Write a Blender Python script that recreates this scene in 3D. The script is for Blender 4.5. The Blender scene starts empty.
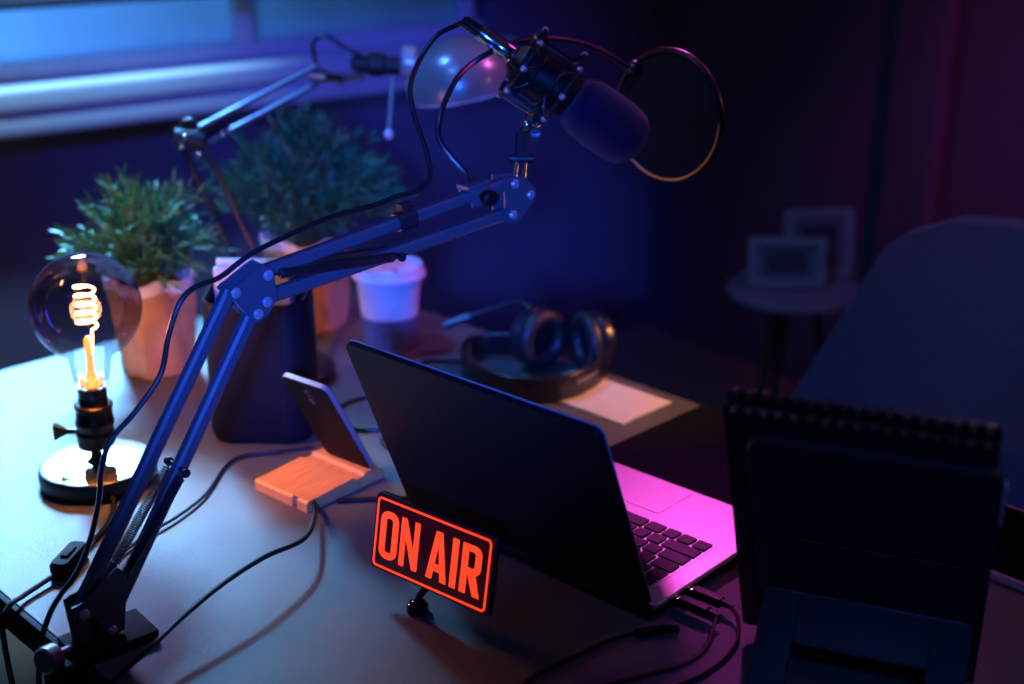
import bpy, bmesh, math, random
from math import sin, cos, pi, radians as R
from mathutils import Vector as V, Matrix as M4

scene = bpy.context.scene
col = scene.collection
TZ = 0.75                                   # desk top height

# ------------------------------------------------------------------ materials
def nodes(name):
    m = bpy.data.materials.new(name); m.use_nodes = True
    nt = m.node_tree
    return m, nt, nt.nodes['Principled BSDF'], nt.nodes['Material Output']

def mat(name, c, rough=.5, metal=0, var=.12, scale=60, bump=0, spec=.5, stretch=None, emit=None, estr=0, coat=0, sheen=0, bscale=None):
    m, nt, b, out = nodes(name)
    N = nt.nodes.new; L = nt.links.new
    tc = N('ShaderNodeTexCoord'); mp = N('ShaderNodeMapping')
    L(tc.outputs['Object'], mp.inputs['Vector'])
    if stretch: mp.inputs['Scale'].default_value = stretch
    no = N('ShaderNodeTexNoise'); no.inputs['Scale'].default_value = scale; no.inputs['Detail'].default_value = 5
    L(mp.outputs[0], no.inputs['Vector'])
    rp = N('ShaderNodeValToRGB')
    rp.color_ramp.elements[0].position = .3; rp.color_ramp.elements[1].position = .7
    rp.color_ramp.elements[0].color = tuple(x*(1-var) for x in c)+(1,)
    rp.color_ramp.elements[1].color = tuple(min(1, x*(1+var)) for x in c)+(1,)
    L(no.outputs['Fac'], rp.inputs['Fac']); L(rp.outputs['Color'], b.inputs['Base Color'])
    b.inputs['Roughness'].default_value = rough; b.inputs['Metallic'].default_value = metal
    b.inputs['Specular IOR Level'].default_value = spec
    if coat: b.inputs['Coat Weight'].default_value = coat
    if sheen: b.inputs['Sheen Weight'].default_value = sheen
    if bump:
        n2 = no
        if bscale:
            n2 = N('ShaderNodeTexNoise'); n2.inputs['Scale'].default_value = bscale; n2.inputs['Detail'].default_value = 3
            L(mp.outputs[0], n2.inputs['Vector'])
        bp = N('ShaderNodeBump'); bp.inputs['Strength'].default_value = bump; bp.inputs['Distance'].default_value = .002
        L(n2.outputs['Fac'], bp.inputs['Height']); L(bp.outputs[0], b.inputs['Normal'])
    if emit:
        b.inputs['Emission Color'].default_value = emit+(1,); b.inputs['Emission Strength'].default_value = estr
    return m

def desk_mat():
    m, nt, b, out = nodes('desk_laminate')
    N = nt.nodes.new; L = nt.links.new
    tc = N('ShaderNodeTexCoord')
    w1 = N('ShaderNodeTexWave'); w1.bands_direction = 'X'; w1.inputs['Scale'].default_value = 170; w1.inputs['Distortion'].default_value = 1.2; w1.inputs['Detail'].default_value = 2
    w2 = N('ShaderNodeTexWave'); w2.bands_direction = 'Y'; w2.inputs['Scale'].default_value = 190; w2.inputs['Distortion'].default_value = 1.2; w2.inputs['Detail'].default_value = 2
    no = N('ShaderNodeTexNoise'); no.inputs['Scale'].default_value = 14; no.inputs['Detail'].default_value = 8
    for k in (w1, w2, no): L(tc.outputs['Object'], k.inputs['Vector'])
    ad = N('ShaderNodeMath'); ad.operation = 'ADD'
    L(w1.outputs['Fac'], ad.inputs[0]); L(w2.outputs['Fac'], ad.inputs[1])
    rp = N('ShaderNodeValToRGB')
    rp.color_ramp.elements[0].color = (.10, .105, .105, 1); rp.color_ramp.elements[1].color = (.18, .18, .18, 1)
    L(no.outputs['Fac'], rp.inputs['Fac'])
    mx = N('ShaderNodeMix'); mx.data_type = 'RGBA'; mx.blend_type = 'MULTIPLY'; mx.inputs['Factor'].default_value = .22
    L(rp.outputs['Color'], mx.inputs['A'])
    hf = N('ShaderNodeMath'); hf.operation = 'MULTIPLY'; hf.inputs[1].default_value = .5
    L(ad.outputs[0], hf.inputs[0]); L(hf.outputs[0], mx.inputs['B'])
    L(mx.outputs['Result'], b.inputs['Base Color'])
    b.inputs['Roughness'].default_value = .40; b.inputs['Specular IOR Level'].default_value = .6
    bp = N('ShaderNodeBump'); bp.inputs['Strength'].default_value = .4; bp.inputs['Distance'].default_value = .0012
    L(ad.outputs[0], bp.inputs['Height']); L(bp.outputs[0], b.inputs['Normal'])
    return m

def bulb_glass():                            # thin smoky glass: clear with fresnel reflections, darker towards the top
    m, nt, b, out = nodes('smoky_bulb_glass'); nt.nodes.remove(b)
    N = nt.nodes.new; L = nt.links.new
    tr = N('ShaderNodeBsdfTransparent'); gl = N('ShaderNodeBsdfGlossy'); gl.inputs['Roughness'].default_value = .03
    gl.inputs['Color'].default_value = (.9, .88, 1, 1)
    lw = N('ShaderNodeLayerWeight'); lw.inputs['Blend'].default_value = .32
    tc = N('ShaderNodeTexCoord'); sx = N('ShaderNodeSeparateXYZ'); rp = N('ShaderNodeValToRGB')
    L(tc.outputs['Generated'], sx.inputs[0]); L(sx.outputs['Z'], rp.inputs['Fac'])
    rp.color_ramp.elements[0].position = .3; rp.color_ramp.elements[0].color = (.97, .96, .97, 1)
    rp.color_ramp.elements[1].position = .55; rp.color_ramp.elements[1].color = (.62, .55, .62, 1)
    e = rp.color_ramp.elements.new(1); e.color = (.42, .38, .5, 1)
    L(rp.outputs['Color'], tr.inputs['Color'])
    mx = N('ShaderNodeMixShader'); 
    pw = N('ShaderNodeMath'); pw.operation = 'MULTIPLY'; pw.inputs[1].default_value = .55
    L(lw.outputs['Fresnel'], pw.inputs[0]); L(pw.outputs[0], mx.inputs['Fac'])
    L(tr.outputs[0], mx.inputs[1]); L(gl.outputs[0], mx.inputs[2]); L(mx.outputs[0], out.inputs['Surface'])
    return m

def pane_mat():                              # frosted window glass, lit from outside
    m, nt, b, out = nodes('frosted_window_glass'); nt.nodes.remove(b)
    N = nt.nodes.new; L = nt.links.new
    tl = N('ShaderNodeBsdfTranslucent'); tl.inputs['Color'].default_value = (.75, .85, .95, 1)
    df = N('ShaderNodeBsdfDiffuse'); df.inputs['Color'].default_value = (.35, .45, .55, 1)
    no = N('ShaderNodeTexNoise'); no.inputs['Scale'].default_value = 2.5
    mx = N('ShaderNodeMixShader'); mp = N('ShaderNodeMapRange')
    mp.inputs['To Min'].default_value = .2; mp.inputs['To Max'].default_value = .4
    L(no.outputs['Fac'], mp.inputs['Value']); L(mp.outputs[0], mx.inputs['Fac'])
    L(tl.outputs[0], mx.inputs[1]); L(df.outputs[0], mx.inputs[2]); L(mx.outputs[0], out.inputs['Surface'])
    return m

def mesh_cloth():                            # pop filter nylon: fine dark screen
    m, nt, b, out = nodes('nylon_screen')
    N = nt.nodes.new; L = nt.links.new
    b.inputs['Base Color'].default_value = (.006, .006, .009, 1); b.inputs['Roughness'].default_value = .9
    tr = N('ShaderNodeBsdfTransparent'); ck = N('ShaderNodeTexNoise'); ck.inputs['Scale'].default_value = 900
    tr.inputs['Color'].default_value = (.5, .5, .6, 1)
    mp = N('ShaderNodeMapRange'); mp.inputs['To Min'].default_value = .75; mp.inputs['To Max'].default_value = .95
    L(ck.outputs['Fac'], mp.inputs['Value'])
    mx = N('ShaderNodeMixShader'); L(mp.outputs[0], mx.inputs['Fac'])
    L(tr.outputs[0], mx.inputs[1]); L(b.outputs[0], mx.inputs[2]); L(mx.outputs[0], out.inputs['Surface'])
    return m

def glow(name, c, s):
    m, nt, b, out = nodes(name)
    N = nt.nodes.new; L = nt.links.new
    b.inputs['Base Color'].default_value = c+(1,)
    no = N('ShaderNodeTexNoise'); no.inputs['Scale'].default_value = 30
    mp = N('ShaderNodeMapRange'); mp.inputs['To Min'].default_value = s*.93; mp.inputs['To Max'].default_value = s*1.07
    L(no.outputs['Fac'], mp.inputs['Value']); L(mp.outputs[0], b.inputs['Emission Strength'])
    b.inputs['Emission Color'].default_value = c+(1,)
    return m

K = dict(
    desk=desk_mat(),
    black_edge=mat('black_edging', (.008, .008, .010), .8, spec=.12),
    black_metal=mat('black_painted_metal', (.013, .013, .017), .45, 0, spec=.35, bump=.05, scale=300),
    arm=mat('satin_boom_arm_metal', (.10, .105, .13), .4, .3, var=.06, scale=120),
    chrome=mat('chrome', (.75, .75, .78), .16, 1, var=.04),
    steel=mat('dark_spring_steel', (.11, .11, .13), .28, .9),
    rubber=mat('black_cable_rubber', (.010, .010, .012), .35),
    blackp=mat('black_plastic', (.006, .006, .008), .5, spec=.22, bump=.05, scale=400),
    phoneb=mat('black_phone_back', (.004, .004, .005), .6, spec=.12),
    hsp=mat('glossy_black_headset', (.012, .012, .015), .28, spec=.7),
    hsc=mat('black_leatherette', (.016, .015, .018), .45, spec=.6, bump=.2, scale=300),
    matte=mat('matte_black_plastic', (.012, .011, .014), .6, bump=.1, scale=500),
    foam=mat('black_foam', (.026, .012, .050), .95, spec=.2, bump=.7, scale=700, sheen=.2),
    lid=mat('dark_laptop_lid', (.004, .004, .007), .5, 0, spec=.14, bump=.03, scale=500),
    silver=mat('silver_aluminium', (.54, .53, .55), .34, .55, var=.04, scale=200),
    key=mat('grey_keycap', (.016, .016, .02), .55, spec=.3),
    pad=mat('dark_desk_pad', (.003, .005, .012), .9, spec=.1, bump=.2, scale=600),
    kraft=mat('kraft_paper', (.52, .27, .13), .8, var=.2, scale=18, bump=.5, bscale=25),
    kraft_in=mat('pale_paper_lining', (.75, .68, .62), .8, var=.08, scale=20, bump=.3),
    soil=mat('dark_soil', (.03, .02, .014), .95, var=.4, scale=200, bump=.8),
    leaf=mat('fine_green_leaves', (.035, .16, .07), .55, spec=.35, var=.55, scale=25),
    stem=mat('thin_stems', (.06, .09, .03), .7),
    wood=mat('light_bamboo', (.85, .37, .12), .5, var=.16, scale=14, stretch=(18, 2, 18), bump=.06),
    dkwood=mat('dark_stained_board', (.016, .018, .022), .6, var=.35, scale=16, stretch=(30, 2, 30), bump=.12),
    edge_hl=mat('painted_edge_highlight', (.36, .38, .42), .5),  # pale colour standing in for a highlight on the easel edge
    brass=mat('brushed_brass_plate', (.50, .44, .34), .26, 1, var=.06, scale=40, stretch=(1, 12, 1)),
    socket=mat('dark_bronze', (.055, .036, .024), .32, .85, var=.3, scale=60),
    glass=bulb_glass(),
    filament=glow('glowing_filament', (1, .46, .14), 36),
    filament_wire=glow('warm_support_wire', (1, .34, .07), .9),
    sign_face=mat('smoked_acrylic', (.008, .004, .006), .12, var=.1, emit=(.5, .03, .02), estr=.035),
    neon=glow('orange_red_light', (1, .052, .010), 1.25),
    cupw=mat('white_paper_cup', (.72, .72, .74), .45, var=.05),
    sleeve=mat('dark_blue_cup_sleeve', (.10, .13, .22), .6, bump=.2, scale=120),
    lidw=mat('white_plastic_lid', (.70, .70, .72), .35, var=.04),
    lampm=mat('grey_green_enamel', (.16, .20, .21), .30, .25, var=.06, coat=.3),
    lampin=mat('white_enamel', (.7, .7, .7), .4),
    page=mat('cream_paper', (.78, .66, .56), .8, var=.04, scale=90),
    pale=mat('pale_grey_card', (.46, .52, .56), .6, var=.05),
    organiser=mat('black_moulded_plastic', (.008, .006, .014), .6, spec=.25, bump=.12, scale=350),
    screen=mat('dark_glass_screen', (.004, .004, .006), .08, var=.1),
    chair=mat('slate_blue_upholstery', (.085, .095, .16), .8, var=.12, scale=150, bump=.25, sheen=.15),
    chairleg=mat('dark_beech_leg', (.05, .035, .028), .5),
    frame=mat('pale_photo_frame', (.22, .33, .37), .55, var=.06),
    mount=mat('picture_mount', (.12, .20, .24), .7, var=.08),
    photo=mat('dim_photo_print', (.055, .08, .11), .5, var=.5, scale=12),
    table2=mat('grey_side_table', (.22, .27, .32), .5, var=.06),
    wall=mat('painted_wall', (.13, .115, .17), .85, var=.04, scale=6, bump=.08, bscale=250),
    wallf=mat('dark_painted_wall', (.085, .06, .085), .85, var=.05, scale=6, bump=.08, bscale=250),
    sill=mat('painted_window_frame', (.62, .66, .70), .4, var=.04),
    blind=mat('dark_blind_fabric', (.04, .045, .07), .85, bump=.2, scale=300),
    pane=pane_mat(),
    floor=mat('brown_floorboards', (.23, .15, .10), .5, var=.3, scale=7, stretch=(2, 22, 2), bump=.06),
    ceil=mat('white_ceiling', (.5, .5, .5), .9, var=.03),
    pin=glow('small_status_light', (.8, .85, 1), 1.0),
    nylon=mesh_cloth(),
)

# ------------------------------------------------------------------ mesh builder (world coordinates)
def catmull(P, n=6, closed=False):
    P = [V(p) for p in P]; out = []
    N = len(P)
    rng = range(N) if closed else range(N-1)
    for i in rng:
        g = (lambda k: P[k % N]) if closed else (lambda k: P[max(0, min(N-1, k))])
        p0, p1, p2, p3 = g(i-1), g(i), g(i+1), g(i+2)
        for s in range(n):
            t = s/n
            out.append(.5*((2*p1)+(p2-p0)*t+(2*p0-5*p1+4*p2-p3)*t*t+(3*p1-p0-3*p2+p3)*t**3))
    if not closed: out.append(P[-1].copy())
    return out

def basis(z, hint=None):
    z = V(z).normalized()
    h = V(hint) if hint is not None else (V((0, 0, 1)) if abs(z.z) < .95 else V((1, 0, 0)))
    x = h.cross(z)
    if x.length < 1e-6: x = V((1, 0, 0)).cross(z)
    x.normalize(); y = z.cross(x)
    return x, y, z

class MB:
    def __init__(s): s.v = []; s.f = []
    def add(s, vs, fs):
        b = len(s.v); s.v += [V(p) for p in vs]; s.f += [tuple(b+i for i in f) for f in fs]
        return s
    def loops(s, rings, closed_ring=True, cap0=True, cap1=True, wrap=False):
        n = len(rings[0]); vs = [p for r in rings for p in r]; fs = []
        m = len(rings)
        for i in range(m if wrap else m-1):
            a, b = i*n, ((i+1) % m)*n
            for k in range(n if closed_ring else n-1):
                k2 = (k+1) % n
                fs.append((a+k, a+k2, b+k2, b+k))
        if closed_ring and not wrap:
            if cap0: fs.append(tuple(reversed(range(n))))
            if cap1: fs.append(tuple(range((m-1)*n, m*n)))
        return s.add(vs, fs)
    def tube(s, pts, r, seg=10, smooth=6, closed=False, cap=True):
        P = catmull(pts, smooth, closed) if smooth > 1 else [V(p) for p in pts]
        rings = []; N = len(P); x = None
        for i, p in enumerate(P):
            if closed: t = P[(i+1) % N]-P[i-1]
            else: t = P[min(N-1, i+1)]-P[max(0, i-1)]
            t.normalize()
            if x is None: x = basis(t)[0]
            x = (x-t*x.dot(t)).normalized(); y = t.cross(x)
            rr = r(i/(N-1)) if callable(r) else r
            rings.append([p+(x*cos(2*pi*k/seg)+y*sin(2*pi*k/seg))*rr for k in range(seg)])
        return s.loops(rings, cap0=cap, cap1=cap, wrap=closed)
    def cyl(s, a, b, r, r2=None, seg=20):
        a, b = V(a), V(b); x, y, z = basis(b-a); r2 = r if r2 is None else r2
        return s.loops([[p+(x*cos(2*pi*k/seg)+y*sin(2*pi*k/seg))*q for k in range(seg)] for p, q in ((a, r), (b, r2))])
    def lathe(s, o, axis, prof, seg=40, caps=(True, True), hint=None):
        o = V(o); x, y, z = basis(axis, hint)
        return s.loops([[o+z*h+(x*cos(2*pi*k/seg)+y*sin(2*pi*k/seg))*max(r, 1e-5) for k in range(seg)] for r, h in prof], cap0=caps[0], cap1=caps[1])
    def bar(s, a, b, w, d, hint=None, ch=.2):   # square bar with chamfered edges
        a, b = V(a), V(b); x, y, z = basis(b-a, hint); c = min(w, d)*ch
        sec = [(w/2-c, -d/2), (w/2, -d/2+c), (w/2, d/2-c), (w/2-c, d/2), (-w/2+c, d/2), (-w/2, d/2-c), (-w/2, -d/2+c), (-w/2+c, -d/2)]
        return s.loops([[p+x*u+y*v for u, v in sec] for p in (a, b)])
    def prism(s, pts, off, off0=None):          # polygon of 3D points extruded by a vector
        off = V(off); o0 = V(off0) if off0 is not None else V((0, 0, 0))
        return s.loops([[V(p)+o0 for p in pts], [V(p)+o0+off for p in pts]])
    def box(s, c, size, rot=None, bev=0, seg=2):
        bm = bmesh.new(); bmesh.ops.create_cube(bm, size=1)
        for v in bm.verts: v.co = V((v.co.x*size[0], v.co.y*size[1], v.co.z*size[2]))
        if bev: bmesh.ops.bevel(bm, geom=bm.edges[:], offset=bev, segments=seg, affect='EDGES', profile=.6)
        m = (rot.to_3x3() if rot else M4.Identity(3))
        bm.verts.index_update()
        s.add([m @ v.co+V(c) for v in bm.verts], [tuple(v.index for v in f.verts) for f in bm.faces]); bm.free()
        return s
    def sphere(s, c, r, seg=20, rings=12, sc=(1, 1, 1)):
        c = V(c)
        return s.loops([[c+V((sc[0]*r*sin(pi*j/rings)*cos(2*pi*k/seg), sc[1]*r*sin(pi*j/rings)*sin(2*pi*k/seg), -sc[2]*r*cos(pi*j/rings))) for k in range(seg)] if 0 < j < rings else
                        [c+V((1e-5*cos(2*pi*k/seg), 1e-5*sin(2*pi*k/seg), -sc[2]*r*cos(pi*j/rings))) for k in range(seg)] for j in range(rings+1)])
    def torus(s, c, axis, R_, r, seg=48, ts=12, squash=1):
        c = V(c); x, y, z = basis(axis)
        return s.loops([[c+(x*cos(2*pi*i/seg)+y*sin(2*pi*i/seg))*(R_+r*cos(2*pi*k/ts))+z*r*squash*sin(2*pi*k/ts) for k in range(ts)] for i in range(seg)], wrap=True)
    def helix(s, a, b, r, wire, turns, seg=9, ts=5):
        a, b = V(a), V(b); x, y, z = basis(b-a); n = turns*seg
        pts = [a.lerp(b, i/n)+(x*cos(2*pi*i/seg)+y*sin(2*pi*i/seg))*r for i in range(n+1)]
        return s.tube(pts, wire, ts, 1)
    def build(s, name, m, parent=None, label=None, sharp=35, tag=None):
        me = bpy.data.meshes.new(name)
        vs = s.v
        if parent is not None:
            root = parent
            while root.parent: root = root.parent
            inv = (M4.Translation(root.location) @ root.rotation_euler.to_matrix().to_4x4()).inverted() if root.type == 'EMPTY' else M4.Identity(4)
            vs = [inv @ v for v in vs]
        me.from_pydata([tuple(v) for v in vs], [], s.f)
        bm = bmesh.new(); bm.from_mesh(me); bmesh.ops.recalc_face_normals(bm, faces=bm.faces); bm.to_mesh(me); bm.free()
        me.polygons.foreach_set('use_smooth', [True]*len(me.polygons))
        me.set_sharp_from_angle(angle=R(sharp))
        me.materials.append(m)
        o = bpy.data.objects.new(name, me); col.objects.link(o)
        if parent is not None: o.parent = parent
        if label: o['label'] = label
        return o

def thing(name, label, cat, loc=(0, 0, 0), group=None, rot=(0, 0, 0)):
    o = bpy.data.objects.new(name, None); col.objects.link(o)
    o.empty_display_size = .05; o.location = loc; o.rotation_euler = rot
    o['label'] = label; o['category'] = cat
    if group: o['group'] = group
    return o
def tag(o, label, cat, group=None):
    o['label'] = label; o['category'] = cat
    if group: o['group'] = group
    return o
def struct(o): o['kind'] = 'structure'; return o
def rounded(w, h, r, n=6, cx=0, cy=0):
    out = []
    for sx, sy, a0 in ((1, 1, 0), (-1, 1, 90), (-1, -1, 180), (1, -1, 270)):
        for k in range(n+1):
            a = R(a0+90*k/n); out.append((cx+sx*(w/2-r)+r*cos(a), cy+sy*(h/2-r)+r*sin(a)))
    return out
class Fr:                                       # a local frame: origin, x, y, z axes
    def __init__(s, o, x, y, z): s.o, s.x, s.y, s.z = V(o), V(x), V(y), V(z)
    def __call__(s, a, b, c=0): return s.o+s.x*a+s.y*b+s.z*c
    def box(s, mb, a0, a1, b0, b1, c0, c1, bev=0, seg=2):
        rot = M4((s.x, s.y, s.z)).transposed()
        return mb.box(s((a0+a1)/2, (b0+b1)/2, (c0+c1)/2), (a1-a0, b1-b0, c1-c0), rot, bev, seg)
    def slab(s, mb, poly, c0, c1, ch=0):
        if ch:
            cxm = sum(p[0] for p in poly)/len(poly); cym = sum(p[1] for p in poly)/len(poly)
            def inset(p): d = V((cxm-p[0], cym-p[1])); L = d.length; return (p[0]+d.x/L*ch, p[1]+d.y/L*ch)
            q = [inset(p) for p in poly]; sg = 1 if c1 > c0 else -1
            return mb.loops([[s(a, b, c0) for a, b in q], [s(a, b, c0+sg*ch) for a, b in poly], [s(a, b, c1-sg*ch) for a, b in poly], [s(a, b, c1) for a, b in q]])
        return mb.loops([[s(a, b, c0) for a, b in poly], [s(a, b, c1) for a, b in poly]])
def yawframe(o, yaw, tilt=0):                   # x = across, y = up the leaning plane, z = out of its back (towards -y)
    u = V((cos(yaw), sin(yaw), 0)); v = V((-sin(yaw), cos(yaw), 0))
    up = -v*sin(tilt)+V((0, 0, 1))*cos(tilt)
    return Fr(o, u, up, u.cross(up))
UP = V((0, 0, 1))

# ------------------------------------------------------------------ room (turned 7 degrees against the desk)
th = R(7)
ru = V((cos(th), -sin(th), 0)); rv = V((sin(th), cos(th), 0))
RF = Fr((0, 0, 0), ru, rv, UP)
U0, U1, V0, V1, CH = -2.9, 2.2, -2.2, 2.81, 2.6
m = MB(); RF.box(m, U0-.2, U1+.2, V0-.2, V1+.2, -.1, 0); struct(m.build('floor', K['floor']))
m = MB(); RF.box(m, U0-.2, U1+.2, V0-.2, V1+.2, CH, CH+.1); struct(m.build('ceiling', K['ceil']))
WV0, WV1, WZ0, WZ1 = .25, 2.2, .90, 1.95        # window opening
m = MB()
RF.box(m, U0-.2, U0, V0-.2, WV0, 0, CH); RF.box(m, U0-.2, U0, WV1, V1+.2, 0, CH)
RF.box(m, U0-.2, U0, WV0, WV1, 0, WZ0); RF.box(m, U0-.2, U0, WV0, WV1, WZ1, CH)
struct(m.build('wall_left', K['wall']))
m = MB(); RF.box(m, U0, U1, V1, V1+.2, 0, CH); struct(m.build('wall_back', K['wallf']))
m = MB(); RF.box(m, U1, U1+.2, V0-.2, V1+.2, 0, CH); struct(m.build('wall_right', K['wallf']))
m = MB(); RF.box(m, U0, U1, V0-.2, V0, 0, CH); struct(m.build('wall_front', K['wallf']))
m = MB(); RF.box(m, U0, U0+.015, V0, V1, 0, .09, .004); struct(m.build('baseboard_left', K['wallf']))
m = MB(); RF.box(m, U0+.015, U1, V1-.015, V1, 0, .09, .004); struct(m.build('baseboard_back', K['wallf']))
# pilaster and a raised panel on the back wall
m = MB(); RF.box(m, -2.03, -1.86, V1-.05, V1, .09, 1.15, .03, 4); struct(m.build('trim_1', K['wallf']))
# window
win = bpy.data.objects.new('window_1', None); col.objects.link(win); struct(win)
m = MB()
RF.box(m, U0-.10, U0-.04, WV0, WV1, .945, .985, .006)
RF.box(m, U0-.10, U0-.04, WV0, WV1, WZ1-.05, WZ1, .006)
for c in (WV0+.03, 1.488, WV1-.05): RF.box(m, U0-.10, U0-.045, c-.024, c+.024, .985, WZ1-.05, .004)
m.build('window_frame', K['sill'], win)
for a, b in ((WV0+.054, 1.464), (1.512, WV1-.074)):
    m = MB(); RF.box(m, U0-.078, U0-.070, a, b, .985, WZ1-.05); m.build('window_pane', K['pane'], win)
m = MB(); RF.box(m, U0-.10, U0+.06, WV0-.04, WV1+.04, .898, .945, .008, 3); m.build('window_sill', K['sill'], win)
m = MB(); RF.box(m, U0, U0+.056, WV0-.04, WV1+.04, .845, .897, .005); m.build('window_apron', K['sill'], win)
bl = thing('roller_blind', 'dark roller blind lowered over the upper part of the window', 'blind', RF(U0+.03, 1.2, 1.11))
m = MB(); RF.box(m, U0+.022, U0+.026, WV0-.03, WV1+.03, 1.125, 1.99); m.build('blind_fabric', K['blind'], bl)
m = MB(); RF.box(m, U0+.014, U0+.034, WV0-.03, WV1+.03, 1.104, 1.126, .006); m.build('bottom_rail', K['blind'], bl)
m = MB(); m.cyl(RF(U0+.03, WV0-.04, 2.0), RF(U0+.03, WV1+.04, 2.0), .028); m.build('roller', K['blind'], bl)

# ------------------------------------------------------------------ desk
DX0, DX1, DY0, DY1 = -1.683, .02, .430, 1.2795
desk = thing('desk', 'long grey topped office desk with black edging carrying everything', 'desk', (-.83, .855, 0))
m = MB(); m.box(((DX0+DX1)/2, (DY0+DY1)/2, TZ-.012), (DX1-DX0-.006, DY1-DY0-.012, .024), None, .002); m.build('desktop', K['desk'], desk)
m = MB()
for y0, y1 in ((DY0, DY0+.0055), (DY1-.0055, DY1)): m.box(((DX0+DX1)/2, (y0+y1)/2, TZ-.017), (DX1-DX0, y1-y0, .032), None, .001)
for x0, x1 in ((DX0, DX0+.003), (DX1-.003, DX1)): m.box(((x0+x1)/2, (DY0+DY1)/2, TZ-.017), (x1-x0, DY1-DY0-.011, .032))
m.build('edge_band', K['black_edge'], desk)
m = MB()
for y in (DY0+.12, DY1-.12): m.box(((DX0+DX1)/2, y, TZ-.052), (DX1-DX0-.14, .03, .05), None, .003)
m.build('frame_rail', K['black_metal'], desk)
for x in (DX0+.06, DX1-.06):
    for y in (DY0+.05, DY1-.05):
        m = MB(); m.box((x, y, (TZ-.026)/2), (.05, .05, TZ-.026), None, .004); m.build('leg', K['black_metal'], desk)

m = MB(); m.box((-.765, 1.168, TZ+.0016), (.325, .204, .003), None, .001)
tag(m.build('desk_pad', K['pad']), 'dark flat desk pad lying between laptop and far desk edge', 'desk pad')

# ------------------------------------------------------------------ laptop
lt_yaw, lt_t, LW, LH, LD = .045, .3765, .3148, .2165, .2174
lt = thing('laptop', 'open laptop with dark lid and silver keyboard deck, seen from behind', 'laptop', (-.80, .93, TZ))
lu = V((cos(lt_yaw), sin(lt_yaw), 0)); lv = V((-sin(lt_yaw), cos(lt_yaw), 0))
LB = Fr(V((-.649, .8305, TZ)), lu, lv, UP)      # a: -LW..0, b: 0..LD
m = MB(); LB.slab(m, rounded(LW, LD, .010, 5, -LW/2, LD/2), .0125, .018, .0012); base = m.build('base', K['silver'], lt, 'silver keyboard deck')
# keys: rows run along the hinge, user's left is +a
rows = [(.013, [1]*14), (.0185, [1]*13+[1.5]), (.0185, [1.5]+[1]*12+[1]), (.0185, [1.75]+[1]*11+[1.75]), (.0185, [2.25]+[1]*10+[2.25]), (.0185, [1, 1, 1, 1.2, 5.3, 1.2, 1, 1, 1, 1])]
kb = .026
m = MB(); LB.slab(m, rounded(.274, .114, .004, 3, -LW/2, kb+.053), .0175, .0184); m.build('keyboard_well', K['silver'], base)
for dep_, ws in rows:
    tot = sum(ws); unit = .270/tot; a = -LW/2+.135
    for w in ws:
        kw = w*unit
        m = MB(); cxk, cyk = a-kw/2, kb+dep_/2
        LB.slab(m, rounded(kw-.0028, dep_-.0028, .0016, 2, cxk, cyk), .0184, .0202, .0004)
        m.build('key', K['key'], base); a -= kw
    kb += dep_
m = MB(); LB.slab(m, rounded(.105, .062, .003, 3, -LW/2, .180), .0178, .0184); m.build('touchpad', K['silver'], base)
m = MB()
for b in (.030, .052, .074): LB.box(m, -.0006, .0004, b, b+.013, .008, .0135, .0003)
m.build('side_port', K['blackp'], base)
m = MB()
for a in (-.03, -LW+.03):
    for b in (.03, LD-.03): m.cyl(LB(a, b, 0), LB(a, b, .0042), .007)
m.build('rubber_foot', K['rubber'], base)
LL = yawframe(LB(0, -.0025, .0205), lt_yaw, lt_t)   # x from -LW to 0
m = MB(); LL.slab(m, rounded(LW, LH, .009, 5, -LW/2, LH/2), -.001, .005, .0012); lid = m.build('lid', K['lid'], lt)
m = MB(); LL.slab(m, rounded(LW-.010, LH-.014, .004, 3, -LW/2, LH/2+.002), -.0016, -.0011); m.build('screen', K['screen'], lid)
m = MB(); LL.slab(m, rounded(LW, LH, .009, 5, -LW/2, LH/2), -.0019, -.0010, .0003)
# thin bright rim around the screen side
m = MB(); ring_o = rounded(LW+.0006, LH+.0006, .009, 6, -LW/2, LH/2); ring_i = rounded(LW-.004, LH-.004, .007, 6, -LW/2, LH/2)
n_ = len(ring_o); m.loops([[LL(a, b, -.0022) for a, b in ring_o], [LL(a, b, -.0011) for a, b in ring_o], [LL(a, b, -.0011) for a, b in ring_i], [LL(a, b, -.0022) for a, b in ring_i]], wrap=True)
m.build('lid_rim', K['silver'], lid, 'thin silver edge')
m = MB(); LB.slab(m, rounded(LW-.001, LD-.001, .010, 5, -LW/2, LD/2), .004, .0128, .003); m.build('bottom_cover', K['lid'], lt, 'dark underside')
m = MB(); LB.box(m, -LW, -.0005, -.0045, -.0002, .006, .0198, .001); m.build('hinge_cover', K['lid'], lt)
m = MB(); m.cyl(LB(-.03, -.0015, .0165), LB(-LW+.03, -.0015, .0165), .0058); m.build('hinge', K['blackp'], lt)

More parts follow.
